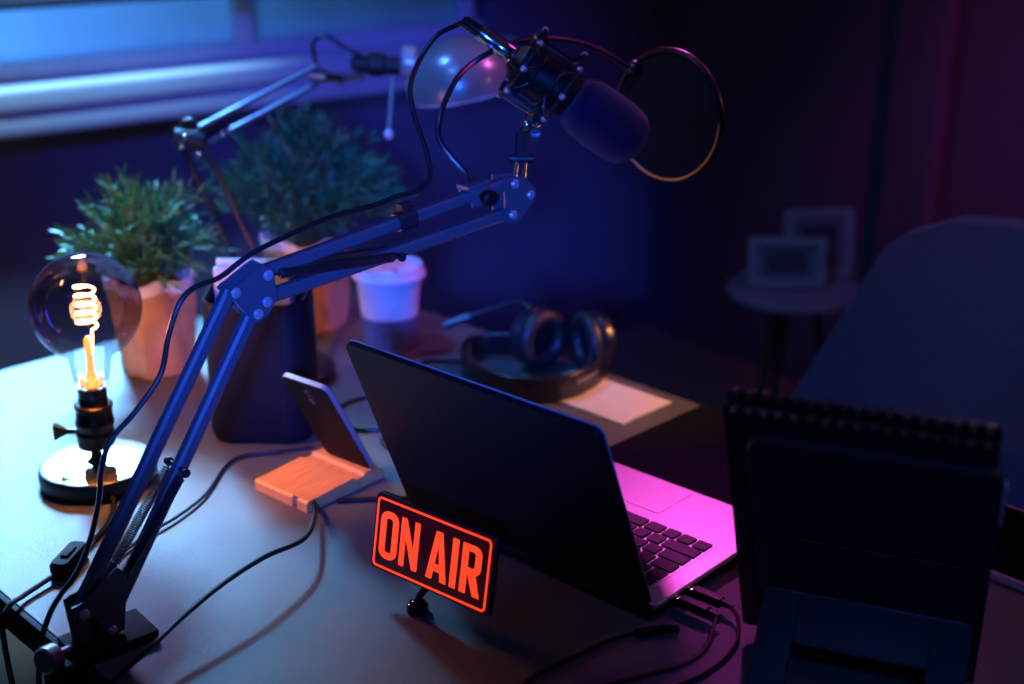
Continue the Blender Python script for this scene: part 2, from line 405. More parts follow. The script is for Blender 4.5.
# cables plugged into the laptop's side
def usb(b, pts, label):
    t = thing('usb_cable', label, 'cable', LB(.02, b, .01))
    m = MB(); LB.box(m, .0005, .004, b+.0025, b+.0105, .0085, .013, .0004); m.build('connector', K['chrome'], t)
    m = MB(); LB.box(m, .004, .036, b+.001, b+.012, .006, .0155, .0025, 3); m.build('plug_housing', K['blackp'], t)
    m = MB(); m.cyl(LB(.036, b+.0065, .0108), LB(.047, b+.0065, .0105), .0035, .0022); m.build('strain_relief', K['rubber'], t)
    m = MB(); m.tube([LB(.044, b+.0065, .0105)]+[V(p) for p in pts], .0019, 8); m.build('cord', K['rubber'], t)
usb(.052, [(-.592, .882, .7585), (-.574, .855, .7535), (-.566, .815, .7522), (-.570, .775, .7522), (-.585, .735, .7522), (-.590, .68, .7522), (-.585, .60, .7522), (-.56, .53, .7522)], 'black cable curling from the laptop side port farther from the screen hinge')
usb(.030, [(-.600, .855, .757), (-.588, .825, .7523), (-.590, .79, .7523), (-.603, .755, .7523), (-.618, .715, .7523), (-.625, .67, .7523), (-.615, .60, .7523), (-.59, .53, .7523)], 'black cable plugged into the laptop side port closest to the screen hinge')
jk = thing('charging_cable', 'black lead with angled plug lying beside the laptop hinge corner', 'cable', (-.64, .80, TZ))
m = MB(); m.tube([(-.622, .834, .756), (-.632, .822, .7555), (-.645, .802, .755)], .0045, 10, 4); m.build('plug_housing', K['blackp'], jk)
m = MB(); m.tube([(-.645, .802, .755), (-.655, .785, .753), (-.660, .755, .7522), (-.664, .72, .7522), (-.665, .68, .7522), (-.64, .60, .7522), (-.62, .53, .7522)], .0019, 8); m.build('cord', K['rubber'], jk)

# ------------------------------------------------------------------ ON AIR sign
SW, SH = .145, .0751
SF = yawframe((-.8032, .6988, TZ+.0652), .1051, -.1753)  # z towards the viewer
sg = thing('on_air_sign', 'small illuminated sign reading ON AIR in orange red letters', 'sign', (-.803, .705, TZ))
m = MB(); SF.slab(m, rounded(SW, SH, .004, 4), -.0075, -.0012, .0012); m.build('case', K['blackp'], sg)
m = MB(); SF.slab(m, rounded(SW-.003, SH-.003, .003, 4), -.0012, .0004); m.build('face', K['sign_face'], sg)
def ringpts(mb, po, pi_, c0, c1):
    mb.loops([[SF(a, b, c0) for a, b in po], [SF(a, b, c1) for a, b in po], [SF(a, b, c1) for a, b in pi_], [SF(a, b, c0) for a, b in pi_]], wrap=True)
m = MB(); ringpts(m, rounded(SW-.007, SH-.007, .0045, 6), rounded(SW-.0108, SH-.0108, .003, 6), .0004, .0011); m.build('border', K['neon'], sg)
LHt = .0465; zb = -LHt/2-.0005; st = .0070
def quad(mb, pts): SF.slab(mb, pts, .0004, .0011)
def U_(f): return -SW/2+SW*f
# O
m = MB(); x0, x1 = U_(.066), U_(.220); c_ = (x0+x1)/2
ringpts(m, rounded(x1-x0, LHt, .0092, 7, c_, zb+LHt/2), rounded(x1-x0-2*st, LHt-2*st*.92, .0030, 7, c_, zb+LHt/2), .0004, .0011); m.build('letter', K['neon'], sg)
# N
m = MB(); x0, x1 = U_(.245), U_(.400)
quad(m, [(x0, zb), (x0+st*.85, zb), (x0+st*.85, zb+LHt), (x0, zb+LHt)]); quad(m, [(x1-st*.85, zb), (x1, zb), (x1, zb+LHt), (x1-st*.85, zb+LHt)])
quad(m, [(x0+st*.85, zb+LHt), (x0+st*.85, zb+LHt*.62), (x1-st*.85, zb), (x1-st*.85, zb+LHt*.38)]); m.build('letter', K['neon'], sg)
# A
m = MB(); x0, x1 = U_(.480), U_(.648); c_ = (x0+x1)/2
quad(m, [(x0, zb), (x0+st, zb), (c_+.0004, zb+LHt*.80), (c_, zb+LHt), (c_-st*.55, zb+LHt)]); quad(m, [(x1-st, zb), (x1, zb), (c_+st*.55, zb+LHt), (c_, zb+LHt), (c_-.0004, zb+LHt*.80)])
quad(m, [(x0+st*.9, zb+LHt*.18), (x1-st*.9, zb+LHt*.18), (x1-st*1.2, zb+LHt*.33), (x0+st*1.2, zb+LHt*.33)]); m.build('letter', K['neon'], sg)
# I
m = MB(); x0 = U_(.676); quad(m, [(x0, zb), (x0+st, zb), (x0+st, zb+LHt), (x0, zb+LHt)]); m.build('letter', K['neon'], sg)
# R
m = MB(); x0, x1 = U_(.758), U_(.916)
quad(m, [(x0, zb), (x0+st, zb), (x0+st, zb+LHt), (x0, zb+LHt)])
def dshape(xa, xb, ya, yb, r, n=6):
    out = [(xa, ya)]
    for k in range(n+1): a = R(-90+90*k/n); out.append((xb-r+r*cos(a), ya+r+r*sin(a)))
    for k in range(n+1): a = R(90*k/n); out.append((xb-r+r*cos(a), yb-r+r*sin(a)))
    return out+[(xa, yb)]
ringpts(m, dshape(x0+st*.9, x1-.0006, zb+LHt*.41, zb+LHt, .008), dshape(x0+st*.9, x1-st-.0004, zb+LHt*.41+st*.85, zb+LHt-st*.85, .0028), .0004, .0011)
quad(m, [(x1-st*1.02, zb), (x1+.0003, zb), (x1-st*.9, zb+LHt*.45), (x0+st*1.0, zb+LHt*.45)]); m.build('letter', K['neon'], sg)
m = MB(); c = V((-.8165, .6925, TZ)); m.lathe(c, UP, [(.0, 0), (.0095, 0), (.0105, .003), (.010, .008), (.0065, .0115), (.003, .0125)], 28); m.tube([c+V((0, 0, .010)), c+V((.003, .002, .019)), V((-.8045, .702, TZ+.034))], .0034, 10, 4); m.build('foot', K['screen'], sg)

# ------------------------------------------------------------------ phone stand and phone
st_yaw = .0813
sx, sy = V((cos(st_yaw), sin(st_yaw), 0)), V((-sin(st_yaw), cos(st_yaw), 0))
ST = Fr((-1.048, .739, TZ), sx, sy, UP)
stand = thing('phone_stand', 'light wooden slab phone stand with cable notch', 'phone stand', (-1.09, .79, TZ))
m = MB()                                            # wedge-like slab with raised back rim and a slot for the phone
w, d = .0866, .114
prof = [(0, 0), (d, 0), (d, .0115), (d-.012, .016), (d-.028, .016), (d-.031, .0128), (d-.043, .0128), (d-.046, .016), (.03, .0135), (.003, .0125), (0, .010)]
m.loops([[ST(-w+.0015, b, c) for b, c in prof], [ST(-w, b, c) for b, c in prof], [ST(-.024, b, c) for b, c in prof]])
m.loops([[ST(-.016, b, c) for b, c in prof], [ST(0, b, c) for b, c in prof]])
prof2 = [(.014, 0)]+prof[1:10]+[(.014, .0130)]
m.loops([[ST(-.024, b, c) for b, c in prof2], [ST(-.016, b, c) for b, c in prof2]])
m.build('slab', K['wood'], stand)
phn = thing('smartphone', 'black smartphone leaning back in the wooden stand', 'phone', (-1.08, .83, TZ+.015))
PF = yawframe((-1.0575, .838, TZ+.0165), .1187, .5017)
PW, PH = .0690, .1330
m = MB(); PF.slab(m, rounded(PW, PH, .008, 6, -PW/2, PH/2), -.004, .004, .001); m.build('body', K['phoneb'], phn)
m = MB(); po = rounded(PW+.0012, PH+.0012, .0085, 6, -PW/2, PH/2); pi2 = rounded(PW-.003, PH-.003, .007, 6, -PW/2, PH/2)
m.loops([[PF(a, b, -.0028) for a, b in po], [PF(a, b, .0028) for a, b in po], [PF(a, b, .0028) for a, b in pi2], [PF(a, b, -.0028) for a, b in pi2]], wrap=True)
m.build('metal_frame', K['silver'], phn, 'shiny metal rim')
m = MB(); PF.slab(m, rounded(PW-.004, PH-.004, .007, 6, -PW/2, PH/2), -.0046, -.0041); m.build('screen', K['screen'], phn)
for b in (.118, .106):
    m = MB(); m.cyl(PF(-PW+.036, b, .0038), PF(-PW+.036, b, .0056), .0042); lens = m.build('camera_lens', K['chrome'], phn)
    m = MB(); m.cyl(PF(-PW+.036, b, .0052), PF(-PW+.036, b, .0059), .003); m.build('lens_glass', K['screen'], lens)
m = MB()
m.tube([(-1.064, .762, .756), (-1.061, .757, .7565), (-1.014, .724, .766), (-.965, .675, .776), (-.949, .618, .785), (-.936, .565, .785), (-.921, .513, .780), (-.905, .468, .774), (-.901, .435, .764), (-.902, .416, .752), (-.905, .404, .735), (-.903, .400, .66), (-.905, .405, .50)], .0026, 9)
tag(m.build('phone_cable', K['rubber']), 'black cable arching from the wooden phone stand over the near desk edge', 'cable')
m = MB(); m.tube([(-1.043, .775, .753), (-1.028, .795, .753), (-1.002, .825, .753), (-.985, .842, .753), (-.955, .862, .753), (-.93, .90, .753)], .0026, 9)
tag(m.build('charging_cable', K['rubber']), 'short black cable running from right of phone stand behind the laptop', 'cable')

m = MB()
m.tube([(-1.175, .842, .7530), (-1.195, .800, .7530), (-1.212, .765, .7530), (-1.200, .735, .7530), (-1.172, .702, .7530), (-1.150, .672, .7535), (-1.132, .632, .7540), (-1.120, .590, .7540), (-1.103, .550, .7530), (-1.078, .512, .7530), (-1.050, .480, .7530), (-1.022, .470, .7530)], .0019, 8)
tag(m.build('thin_cable', K['rubber']), 'thin black cable winding over the desk from the black organiser towards the boom arm clamp', 'cable')

# ------------------------------------------------------------------ bulb lamp
bx, by = -1.281, .624
lamp = thing('bulb_table_lamp', 'table lamp with a glowing spiral filament globe bulb on a round metal base', 'lamp', (bx, by, TZ))
BO = V((bx, by, TZ+.0006))
m = MB(); m.lathe(BO, UP, [(.060, 0), (.0635, .002), (.064, .006), (.064, .0165), (.0625, .019)], 64); bs = m.build('base', K['black_metal'], lamp)
m = MB(); m.lathe(BO, UP, [(.0625, .019), (.062, .0205), (.059, .0215), (.02, .0217)], 64, (False, True)); m.build('base_plate', K['brass'], bs, 'brushed brass coloured top of the base')
m = MB(); m.lathe(BO, UP, [(.012, .0217), (.008, .025), (.006, .030), (.0065, .036), (.014, .0385), (.018, .041)], 32); m.build('stem', K['socket'], lamp)
TL = V((.024, .024, 1)).normalized()
def BT(p): return BO+V((p[0]+.024*p[2], p[1]+.024*p[2], p[2]))
m = MB(); m.lathe(BO, TL, [(.016, .041), (.0195, .0425), (.0205, .048), (.020, .052), (.0212, .054), (.0212, .058), (.020, .060), (.020, .066), (.0212, .068), (.0212, .072), (.020, .074), (.0195, .086), (.021, .088), (.021, .091), (.018, .093)], 40); so = m.build('socket', K['socket'], lamp)
kd = V((-.68, -.73, 0))
m = MB(); m.cyl(BO+V((0, 0, .058))+kd*.019, BO+V((0, 0, .058))+kd*.034, .0035)
kx = kd.cross(TL)
m.loops([[BO+V((0, 0, .058))+kd*(.030+q*.013)+kx*(sgn*a)+UP*(b) for a, b in rounded(.006+.006*q, .008+.012*q, .003, 4)] for q in (0, .5, 1) for sgn in (1,)])
m.build('key_switch', K['socket'], so)
m = MB(); m.lathe(BO, TL, [(.0155, .093), (.0158, .099), (.0150, .101), (.0158, .103), (.0150, .105), (.0158, .107), (.0150, .109), (.0155, .111), (.0165, .113)], 32); m.build('bulb_cap', K['socket'], lamp)
bz = .2035; br = .0590
gp = [(.0165, .1175), (.0195, .123), (.0215, .128)]
for k in range(3, 25):
    a = -90+ k*180/24
    gp.append((br*cos(R(a)), bz+br*sin(R(a))))
gp = [(.0165, .112), (.0185, .118), (.0205, .126), (.0215, .134), (.0225, .142)]+[(br*cos(R(a)), bz+br*sin(R(a))) for a in range(-66, 91, 6)]
m = MB(); m.lathe(BO, TL, gp, 64, (False, True)); m.build('bulb_glass', K['glass'], lamp, 'clear to smoky glass globe')
m = MB(); pts = []
for i in range(0, 5*18+1):
    t = i/90; a = 2*pi*t*5.0; pts.append(BT((.0105*cos(a), .0105*sin(a), .180+t*.050)))
pts = [BT((.002, .002, .150)), BT((.006, .002, .170))]+pts
m.tube(pts, .0013, 8, 1); m.build('filament', K['filament'], lamp)
m = MB(); m.lathe(BO, TL, [(.010, .113), (.0065, .121), (.004, .129), (.0032, .150), (.0048, .156), (.0048, .166), (.002, .170)], 16)
m.build('glass_stem', K['filament_wire'], lamp)
m = MB()
for k in range(7):
    a = 2*pi*k/7; m.cyl(BT((.011*cos(a), .011*sin(a), .112)), BT((.012*cos(a), .012*sin(a), .123)), .0012, seg=8)
m.build('support_wire', K['filament_wire'], lamp)
m = MB(); m.tube([(bx+.058, by-.016, .757), (bx+.085, by-.030, .7545), (-1.170, .572, .7540), (-1.150, .545, .7545), (-1.135, .522, .757)], .0028, 9)
m.tube([(-1.108, .488, .757), (-1.100, .462, .7560), (-1.092, .441, .7560), (-1.083, .424, .7560), (-1.077, .413, .735), (-1.075, .415, .62), (-1.08, .41, .50)], .0028, 9); cd = m.build('cord', K['rubber'], lamp)
sd = V((.60, -.80, 0)).normalized(); SWF = Fr((-1.1215, .505, TZ), sd, V((.80, .60, 0)), UP)
m = MB(); SWF.slab(m, rounded(.052, .019, .006, 5), .0005, .016, .003); sw = m.build('cord_switch', K['black_edge'], cd)
m = MB(); SWF.box(m, -.010, .010, -.004, .004, .015, .0185, .0012); m.build('switch_button', K['black_edge'], cd)

# ------------------------------------------------------------------ microphone boom arm
an = V((-sin(R(85)), cos(R(85))*1, 0))            # horizontal normal of the arm's plane
an = V((-.9962, .0872, 0))
A = dict(b1=V((-.9762, .4425, .7926)), b2=V((-.9742, .4653, .7672)), e1=V((-.9615, .6096, 1.0496)), e2=V((-.9597, .6301, 1.0256)),
         e3=V((-.9586, .6427, 1.0591)), e4=V((-.9589, .6399, 1.0348)), h1=V((-.9337, .9279, 1.0980)), h2=V((-.9339, .9253, 1.0661)))
arm = thing('microphone_boom_arm', 'blue lit metal scissor boom arm with springs clamped on near desk edge', 'boom arm', (-.975, .455, TZ))
AO = V((-.9755, .452, TZ))
# clamp
m = MB()
m.box(AO+V((.004, .012, .0058)), (.048, .075, .010), M4.Rotation(R(-5), 4, 'Z'), .002)
m.box(AO+V((.004, -.037, -.034)), (.044, .010, .088), None, .002)
m.box(AO+V((.004, -.006, -.074)), (.044, .062, .010), None, .002)
cl = m.build('clamp', K['black_edge'], arm)
m = MB(); m.cyl(AO+V((.004, .008, -.110)), AO+V((.004, .008, -.043)), .005); m.cyl(AO+V((.004, .008, -.044)), AO+V((.004, .008, -.0365)), .014); m.cyl(AO+V((-.02, .008, -.110)), AO+V((.028, .008, -.110)), .003)
m.build('clamp_screw', K['chrome'], cl)
m = MB(); ka, kb_ = V((-.962, .398, .766)), V((-.972, .428, .7605)); kdv = (kb_-ka).normalized()
prof = []
m.lathe(ka, kb_-ka, [(.010, 0), (.012, .002), (.012, .014), (.009, .016), (.004, .017), (.004, .031)], 24); m.build('thumb_screw', K['arm'], cl)
m = MB(); m.lathe(V((-.976, .452, TZ+.010)), UP, [(.017, 0), (.017, .006), (.012, .008), (.012, .022), (.014, .024)], 28); m.build('swivel_post', K['black_metal'], arm)
def plates(name, pts, off, n_bolts, thick=.0022, mt='arm'):
    m = MB()
    for s in (-1, 1): m.prism(pts, an*thick*s, an*off*s)
    p = m.build(name, K[mt], arm)
    for b in n_bolts:
        for s in (-1, 1):
            m = MB(); m.lathe(V(b)+an*s*(off+thick), an*s, [(.0048, 0), (.0048, .0016), (.0036, .0030), (.0008, .0033)], 16)
            m.build('bolt', K['silver'], p)
    return p
plates('base_bracket', [(-.977, .433, .8015), (-.976, .446, .8035), (-.973, .476, .826), (-.972, .484, .818), (-.973, .477, .764), (-.974, .468, .7605), (-.977, .437, .7605)], .0085, [A['b1'], A['b2']])
plates('elbow_bracket', [(-.962, .602, 1.051), (-.961, .613, 1.057), (-.959, .639, 1.070), (-.958, .649, 1.063), (-.958, .650, 1.035), (-.959, .640, 1.022), (-.960, .629, 1.017), (-.960, .621, 1.024)], .0085, [A['e1'], A['e2'], A['e3'], A['e4']])
plates('head_bracket', [(-.935, .915, 1.106), (-.933, .939, 1.104), (-.931, .956, 1.089), (-.931, .955, 1.077), (-.933, .931, 1.057), (-.935, .916, 1.060)], .0085, [A['h1'], A['h2'], V((-.9322, .949, 1.0835))])
m = MB(); m.bar(A['b1'].lerp(A['e1'], -.01), A['b1'].lerp(A['e1'], 1.0), .0125, .0125, an); m.build('lower_tube', K['arm'], arm)
m = MB(); m.bar(A['b2'].lerp(A['e2'], -.01), A['b2'].lerp(A['e2'], 1.0), .0125, .0125, an); m.build('lower_tube', K['arm'], arm)
m = MB(); m.bar(A['e3'], A['h1'], .0125, .0125, an); m.build('upper_tube', K['arm'], arm)
m = MB(); m.bar(A['e4'], A['h2'], .0125, .0125, an); m.build('upper_tube', K['arm'], arm)
def spring(a, b, s, turns):
    a, b = V(a)+an*.0125*s, V(b)+an*.0115*s; d = (b-a)
    m = MB(); m.helix(a.lerp(b, .05), a.lerp(b, .95), .0042, .00085, turns); m.cyl(a, a.lerp(b, .06), .0010, seg=8); m.cyl(a.lerp(b, .94), b, .0010, seg=8)
    m.build('spring', K['steel'], arm)
sp1, sp2 = V((-.9672, .5451, .8975)), V((-.9728, .4807, .8150))
su1, su2 = V((-.9581, .647, 1.0590)), V((-.9463, .7833, 1.0500))
for s in (-1, 1): spring(sp1, sp2, s, 46); spring(su2, su1, s, 56)
for p in (sp1, su2):
    m = MB(); m.cyl(p-an*.017, p+an*.017, .0022); m.cyl(p-an*.018, p-an*.0145, .0042); m.cyl(p+an*.0145, p+an*.018, .0042)
    m.build('spring_pin', K['black_metal'], arm)
m = MB(); c = A['e3'].lerp(A['h1'], .55); t = (A['h1']-A['e3']).normalized()
m.bar(c-t*.010, c+t*.010, .0175, .0175, an); m.bar(c-t*.006+UP*.012, c+t*.006+UP*.012, .010, .012, an); m.build('cable_clip', K['matte'], arm)
# tilt joint carrying the microphone
w0, w1, w2, w3 = V((-.9345, .945, 1.095)), V((-.943, .957, 1.116)), V((-.952, .967, 1.138)), V((-.9545, .983, 1.157))
sdv = V((.6, .6, 0)).normalized()
m = MB()
for s in (-1, 1): m.cyl(w0+sdv*.0045*s, w1+sdv*.0045*s, .0024, seg=12)
m.build('swivel_pin', K['chrome'], arm)
m = MB(); m.bar(w1, w2, .017, .014, sdv); m.cyl(w1-sdv*.012, w1+sdv*.012, .005); m.build('tilt_joint', K['black_metal'], arm)
m = MB(); m.lathe(w2+sdv*.009, sdv, [(.006, 0), (.0065, .002), (.0065, .009), (.004, .011)], 16); m.build('joint_knob', K['arm'], arm)
m = MB(); m.bar(w2, w3, .009, .009, sdv); m.sphere(w2.lerp(w3, .5), .006, 14, 8); m.build('thread_adapter', K['chrome'], arm)

# ------------------------------------------------------------------ microphone, shock mount, pop filter
ma0, ma1 = V((-1.011, .953, 1.244)), V((-.886, 1.085, 1.114))
ax = (ma1-ma0).normalized(); MLn = (ma1-ma0).length
def MA(t): return ma0.lerp(ma1, t)
mic = thing('studio_microphone', 'black studio microphone with foam windscreen held in the shock mount', 'microphone', MA(.5))
m = MB(); m.lathe(MA(0), ax, [(.0215, .060), (.023, .062), (.023, .095), (.024, .097), (.024, .122), (.022, .126)], 36); m.build('body', K['blackp'], mic)
m = MB(); m.lathe(MA(0), ax, [(.014, .052), (.018, .056), (.0215, .060)], 30); m.build('end_cap', K['chrome'], mic)
m = MB(); L0 = .128
pf = [(.014, L0), (.024, L0+.001), (.0285, L0+.006), (.0322, L0+.016), (.0335, L0+.035), (.0335, L0+.056), (.0322, L0+.068), (.029, L0+.078), (.022, L0+.086), (.013, L0+.090), (.004, L0+.0915)]
m.lathe(MA(0), ax, pf, 44); m.build('windscreen', K['foam'], mic, 'black foam windscreen')
sm = thing('shock_mount', 'black wire cage shock mount with elastic cords around microphone', 'shock mount', w3)
x_, y_, z_ = basis(ax)
c1, c2 = MA(0)+ax*.064, MA(0)+ax*.112
m = MB(); 
for c, r in ((c1, .040), (c2, .043)): m.torus(c, ax, r, .0028, 40, 8)
m.build('outer_ring', K['black_metal'], sm)
m = MB()
for c in (MA(0)+ax*.078, MA(0)+ax*.100): m.torus(c, ax, .0265, .0022, 36, 8)
m.build('inner_ring', K['black_metal'], sm)
m = MB()
for k in range(4):
    a = R(45+90*k); dr = x_*cos(a)+y_*sin(a); m.cyl(c1+dr*.040, c2+dr*.043, .0022, seg=8)
m.build('cage_bar', K['steel'], sm)
for k in range(8):
    a0, a1 = R(45*k), R(45*k+22.5)
    d0, d1 = x_*cos(a0)+y_*sin(a0), x_*cos(a1)+y_*sin(a1)
    m = MB(); m.tube([c1+d0*.040, MA(0)+ax*.078+d1*.0275, c1+(x_*cos(a0+R(45))+y_*sin(a0+R(45)))*.040], .0012, 6, 3)
    m.tube([c2+d0*.043, MA(0)+ax*.100+d1*.0275, c2+(x_*cos(a0+R(45))+y_*sin(a0+R(45)))*.043], .0012, 6, 3)
    m.build('elastic_cord', K['rubber'], sm)
for k in range(8):
    a0 = R(45*k); d0 = x_*cos(a0)+y_*sin(a0)
    for cq, dq in ((c1, .0405), (c2, .0435)):
        m = MB(); m.sphere(cq+d0*dq, .0038, 12, 8); m.build('cord_hook', K['silver'], sm)
dn = (w3-c1); dn = (dn-ax*dn.dot(ax)).normalized()
q0 = c1+dn*.0405; q1 = c2+dn*.0435
m = MB(); m.tube([q0, q0.lerp(w3, .5)+UP*.001, w3+V((0, 0, .003))], .0042, 10, 5); m.tube([q1, q1.lerp(w3, .55)-UP*.006, w3+V((.001, 0, .001))], .0036, 10, 5)
m.build('yoke', K['chrome'], sm)
# XLR cable
xc = thing('microphone_cable', 'thin black microphone cable looping from connector down along the boom arm', 'cable', MA(0))
m = MB(); m.lathe(MA(0), ax, [(.0065, .008), (.0088, .010), (.0088, .030), (.0093, .031), (.0093, .049), (.0088, .0505)], 24); m.build('connector', K['chrome'], xc)
m = MB(); m.lathe(MA(0), ax, [(.0035, -.012), (.0062, -.008), (.0066, .008)], 20); m.build('strain_relief', K['blackp'], xc)
pts = [MA(-.04), (-1.012, .930, 1.246), (-1.018, .911, 1.238), (-1.021, .891, 1.217), (-1.007, .864, 1.193), (-.993, .857, 1.165), (-.974, .853, 1.138), (-.960, .846, 1.114), (-.957, .826, 1.1025), (-.963, .806, 1.0995), (-.968, .779, 1.094), (-.972, .734, 1.091), (-.975, .690, 1.083), (-.979, .645, 1.071), (-.982, .614, 1.056), (-.985, .588, 1.051), (-.986, .572, 1.038), (-.988, .560, 1.010), (-.989, .550, .979), (-.991, .524, .951), (-.993, .498, .930), (-.994, .487, .905), (-.995, .482, .878), (-.996, .471, .845), (-.996, .455, .817), (-.997, .437, .800), (-1.000, .424, .780), (-1.003, .414, .748), (-1.006, .408, .68), (-1.01, .41, .52)]
m = MB(); m.tube(pts, .0026, 9); m.build('cord', K['rubber'], xc)
# pop filter
pfr = thing('pop_filter', 'round black pop filter on a gooseneck in front of the microphone', 'pop filter', (-.937, .895, 1.105))
pc = V((-.921, 1.167, 1.136)); pn = V((-.036, .997, -.013))
m = MB(); m.torus(pc, pn, .0715, .0036, 72, 10, 1.2); m.build('hoop', K['hsp'], pfr)
m = MB(); m.lathe(pc-pn*.0008, pn, [(.0705, 0), (.0705, .0016)], 64); m.build('screen', K['nylon'], pfr)
gk = [(-.9385, .883, 1.104), (-.941, .877, 1.114), (-.953, .868, 1.130), (-.966, .864, 1.148), (-.974, .874, 1.167), (-.982, .892, 1.185), (-.992, .920, 1.202), (-1.003, .962, 1.214), (-1.001, 1.012, 1.224), (-.995, 1.062, 1.223), (-.988, 1.107, 1.212), (-.978, 1.136, 1.198), (-.970, 1.152, 1.186), (-.966, 1.160, 1.182)]
m = MB(); m.tube(gk, .0030, 9); m.build('gooseneck', K['hsp'], pfr)
m = MB(); c = pc+(V((-.97, 1.163, 1.186))-pc).normalized()*.072; m.sphere(V((-.9665, 1.160, 1.1845)), .0085, 18, 12); m.build('hoop_joint', K['hsp'], pfr)
t2 = (A['h1']-A['e3']).normalized(); g0 = A['e3'].lerp(A['h1'], .85); gu = an.cross(t2); gu = gu if gu.z > 0 else -gu
m = MB(); GF = Fr(g0, t2, an, gu)
GF.box(m, -.012, .012, -.0105, -.0075, -.010, .0135, .001); GF.box(m, -.012, .012, .0075, .0105, -.010, .0135, .001); GF.box(m, -.014, .014, -.0105, .0105, .0075, .0135, .0015)
cj = m.build('clamp', K['arm'], pfr)
m = MB(); m.lathe(GF(0, -.0105, 0), -an, [(.003, 0), (.003, .006), (.008, .008), (.008, .015), (.006, .017)], 18); m.build('clamp_knob', K['blackp'], cj)

# ------------------------------------------------------------------ desk lamp with dome shade
dl = thing('architect_desk_lamp', 'grey dome desk lamp on a jointed double rod arm behind the plants', 'lamp', (-1.378, .954, TZ))
D0 = V((-1.378, .954, TZ))
m = MB(); m.lathe(D0, UP, [(.060, 0), (.063, .003), (.063, .016), (.058, .022), (.02, .026), (.014, .036)], 48); m.build('base', K['black_metal'], dl)
j0, j1, j2 = V((-1.390, .964, .788)), V((-1.588, .963, 1.041)), V((-1.527, 1.139, 1.117))
sd_ = V((.5, .5, -.1)).normalized()
def rods(a, b, name, sep, mt='lampm'):
    for s in (-1, 1):
        m = MB(); o = sep*s; m.cyl(V(a)+o, V(b)+o, .0042, seg=10); m.build(name, K[mt], dl)
perp = V((.014, .012, .008))
rods(j0, j1, 'lower_rod', perp*.75, 'black_metal')
rods(j1+V((.01, .012, .006)), j2, 'upper_rod', V((.004, -.004, .013)), 'lampm')
m = MB(); m.sphere(j0, .016, 18, 10); m.cyl(D0+V((0, 0, .034)), j0, .009); m.build('base_joint', K['black_metal'], dl)
m = MB(); m.cyl(j1-sd_*.020, j1+sd_*.020, .014); m.bar(j1, j1+V((.018, .05, .02)), .022, .01, sd_)
jt = m.build('elbow_joint', K['black_metal'], dl)
for o in (V((.012, -.010, .006)), V((.02, 0, -.016)), V((.030, .03, .006)), V((.0, -.008, -.008))):
    m = MB(); m.sphere(j1+o*1.15+V((.006, -.008, .004)), .0042, 12, 8); m.build('bolt', K['chrome'], jt)
m = MB(); m.torus(j1+V((-.004, .004, .010)), V((.7, -.7, .2)), .017, .0025, 24, 8); m.build('cable_loop', K['rubber'], dl)
h0, h1_, h2_ = V((-1.527, 1.139, 1.117)), V((-1.490, 1.214, 1.128)), V((-1.466, 1.236, 1.126))
m = MB(); m.cyl(h0-sd_*.012, h0+sd_*.012, .010); m.bar(h0, V((-1.512, 1.170, 1.108)), .012, .012, sd_); m.cyl(V((-1.512, 1.170, 1.108)), V((-1.496, 1.200, 1.114)), .005); m.build('head_joint', K['chrome'], dl)
hx = V((.48, .52, -.05)).normalized()
m = MB(); m.lathe(h1_-hx*.035, hx, [(.006, 0), (.012, .004), (.012, .022), (.017, .026), (.017, .046), (.013, .050), (.013, .070)], 24); m.build('bulb_holder', K['black_metal'], dl)
sc = V((-1.409, 1.303, 1.100)); sax = V((-.10, -.14, 1)).normalized(); SR = .077
m = MB()
pr = [(SR*1.0, -.012), (SR*1.0, 0)]+[(SR*cos(R(a)), SR*.86*sin(R(a))) for a in range(8, 81, 8)]+[(.010, SR*.865), (.001, SR*.87)]
m.lathe(sc, sax, pr, 56, (False, True)); shd = m.build('shade', K['lampm'], dl, 'grey green dome shade')
m = MB(); pr2 = [(r*.97, h-.003) for r, h in pr]; m.lathe(sc, sax, pr2, 56, (False, True)); m.build('shade_lining', K['lampin'], shd)
m = MB(); m.lathe(sc-hx*.083+UP*.026, hx, [(.021, 0), (.024, .004), (.024, .018), (.018, .022)], 24); m.build('shade_collar', K['silver'], shd)
g1, g2 = V((-1.462, 1.223, 1.112)), V((-1.430, 1.185, 1.040))
m = MB(); m.cyl(g1, g2, .0032, seg=10); hd = m.build('handle', K['lampm'], dl)
m = MB(); m.sphere(g2, .0068, 16, 10); m.build('handle_tip', K['lampin'], hd, 'small white ball tip')
m = MB(); m.tube([(-1.528, 1.141, 1.124), (-1.540, 1.145, 1.142), (-1.544, 1.147, 1.160), (-1.533, 1.160, 1.169), (-1.513, 1.179, 1.153), (-1.498, 1.195, 1.141), h1_-hx*.034], .0030, 9); m.build('cord', K['rubber'], dl)

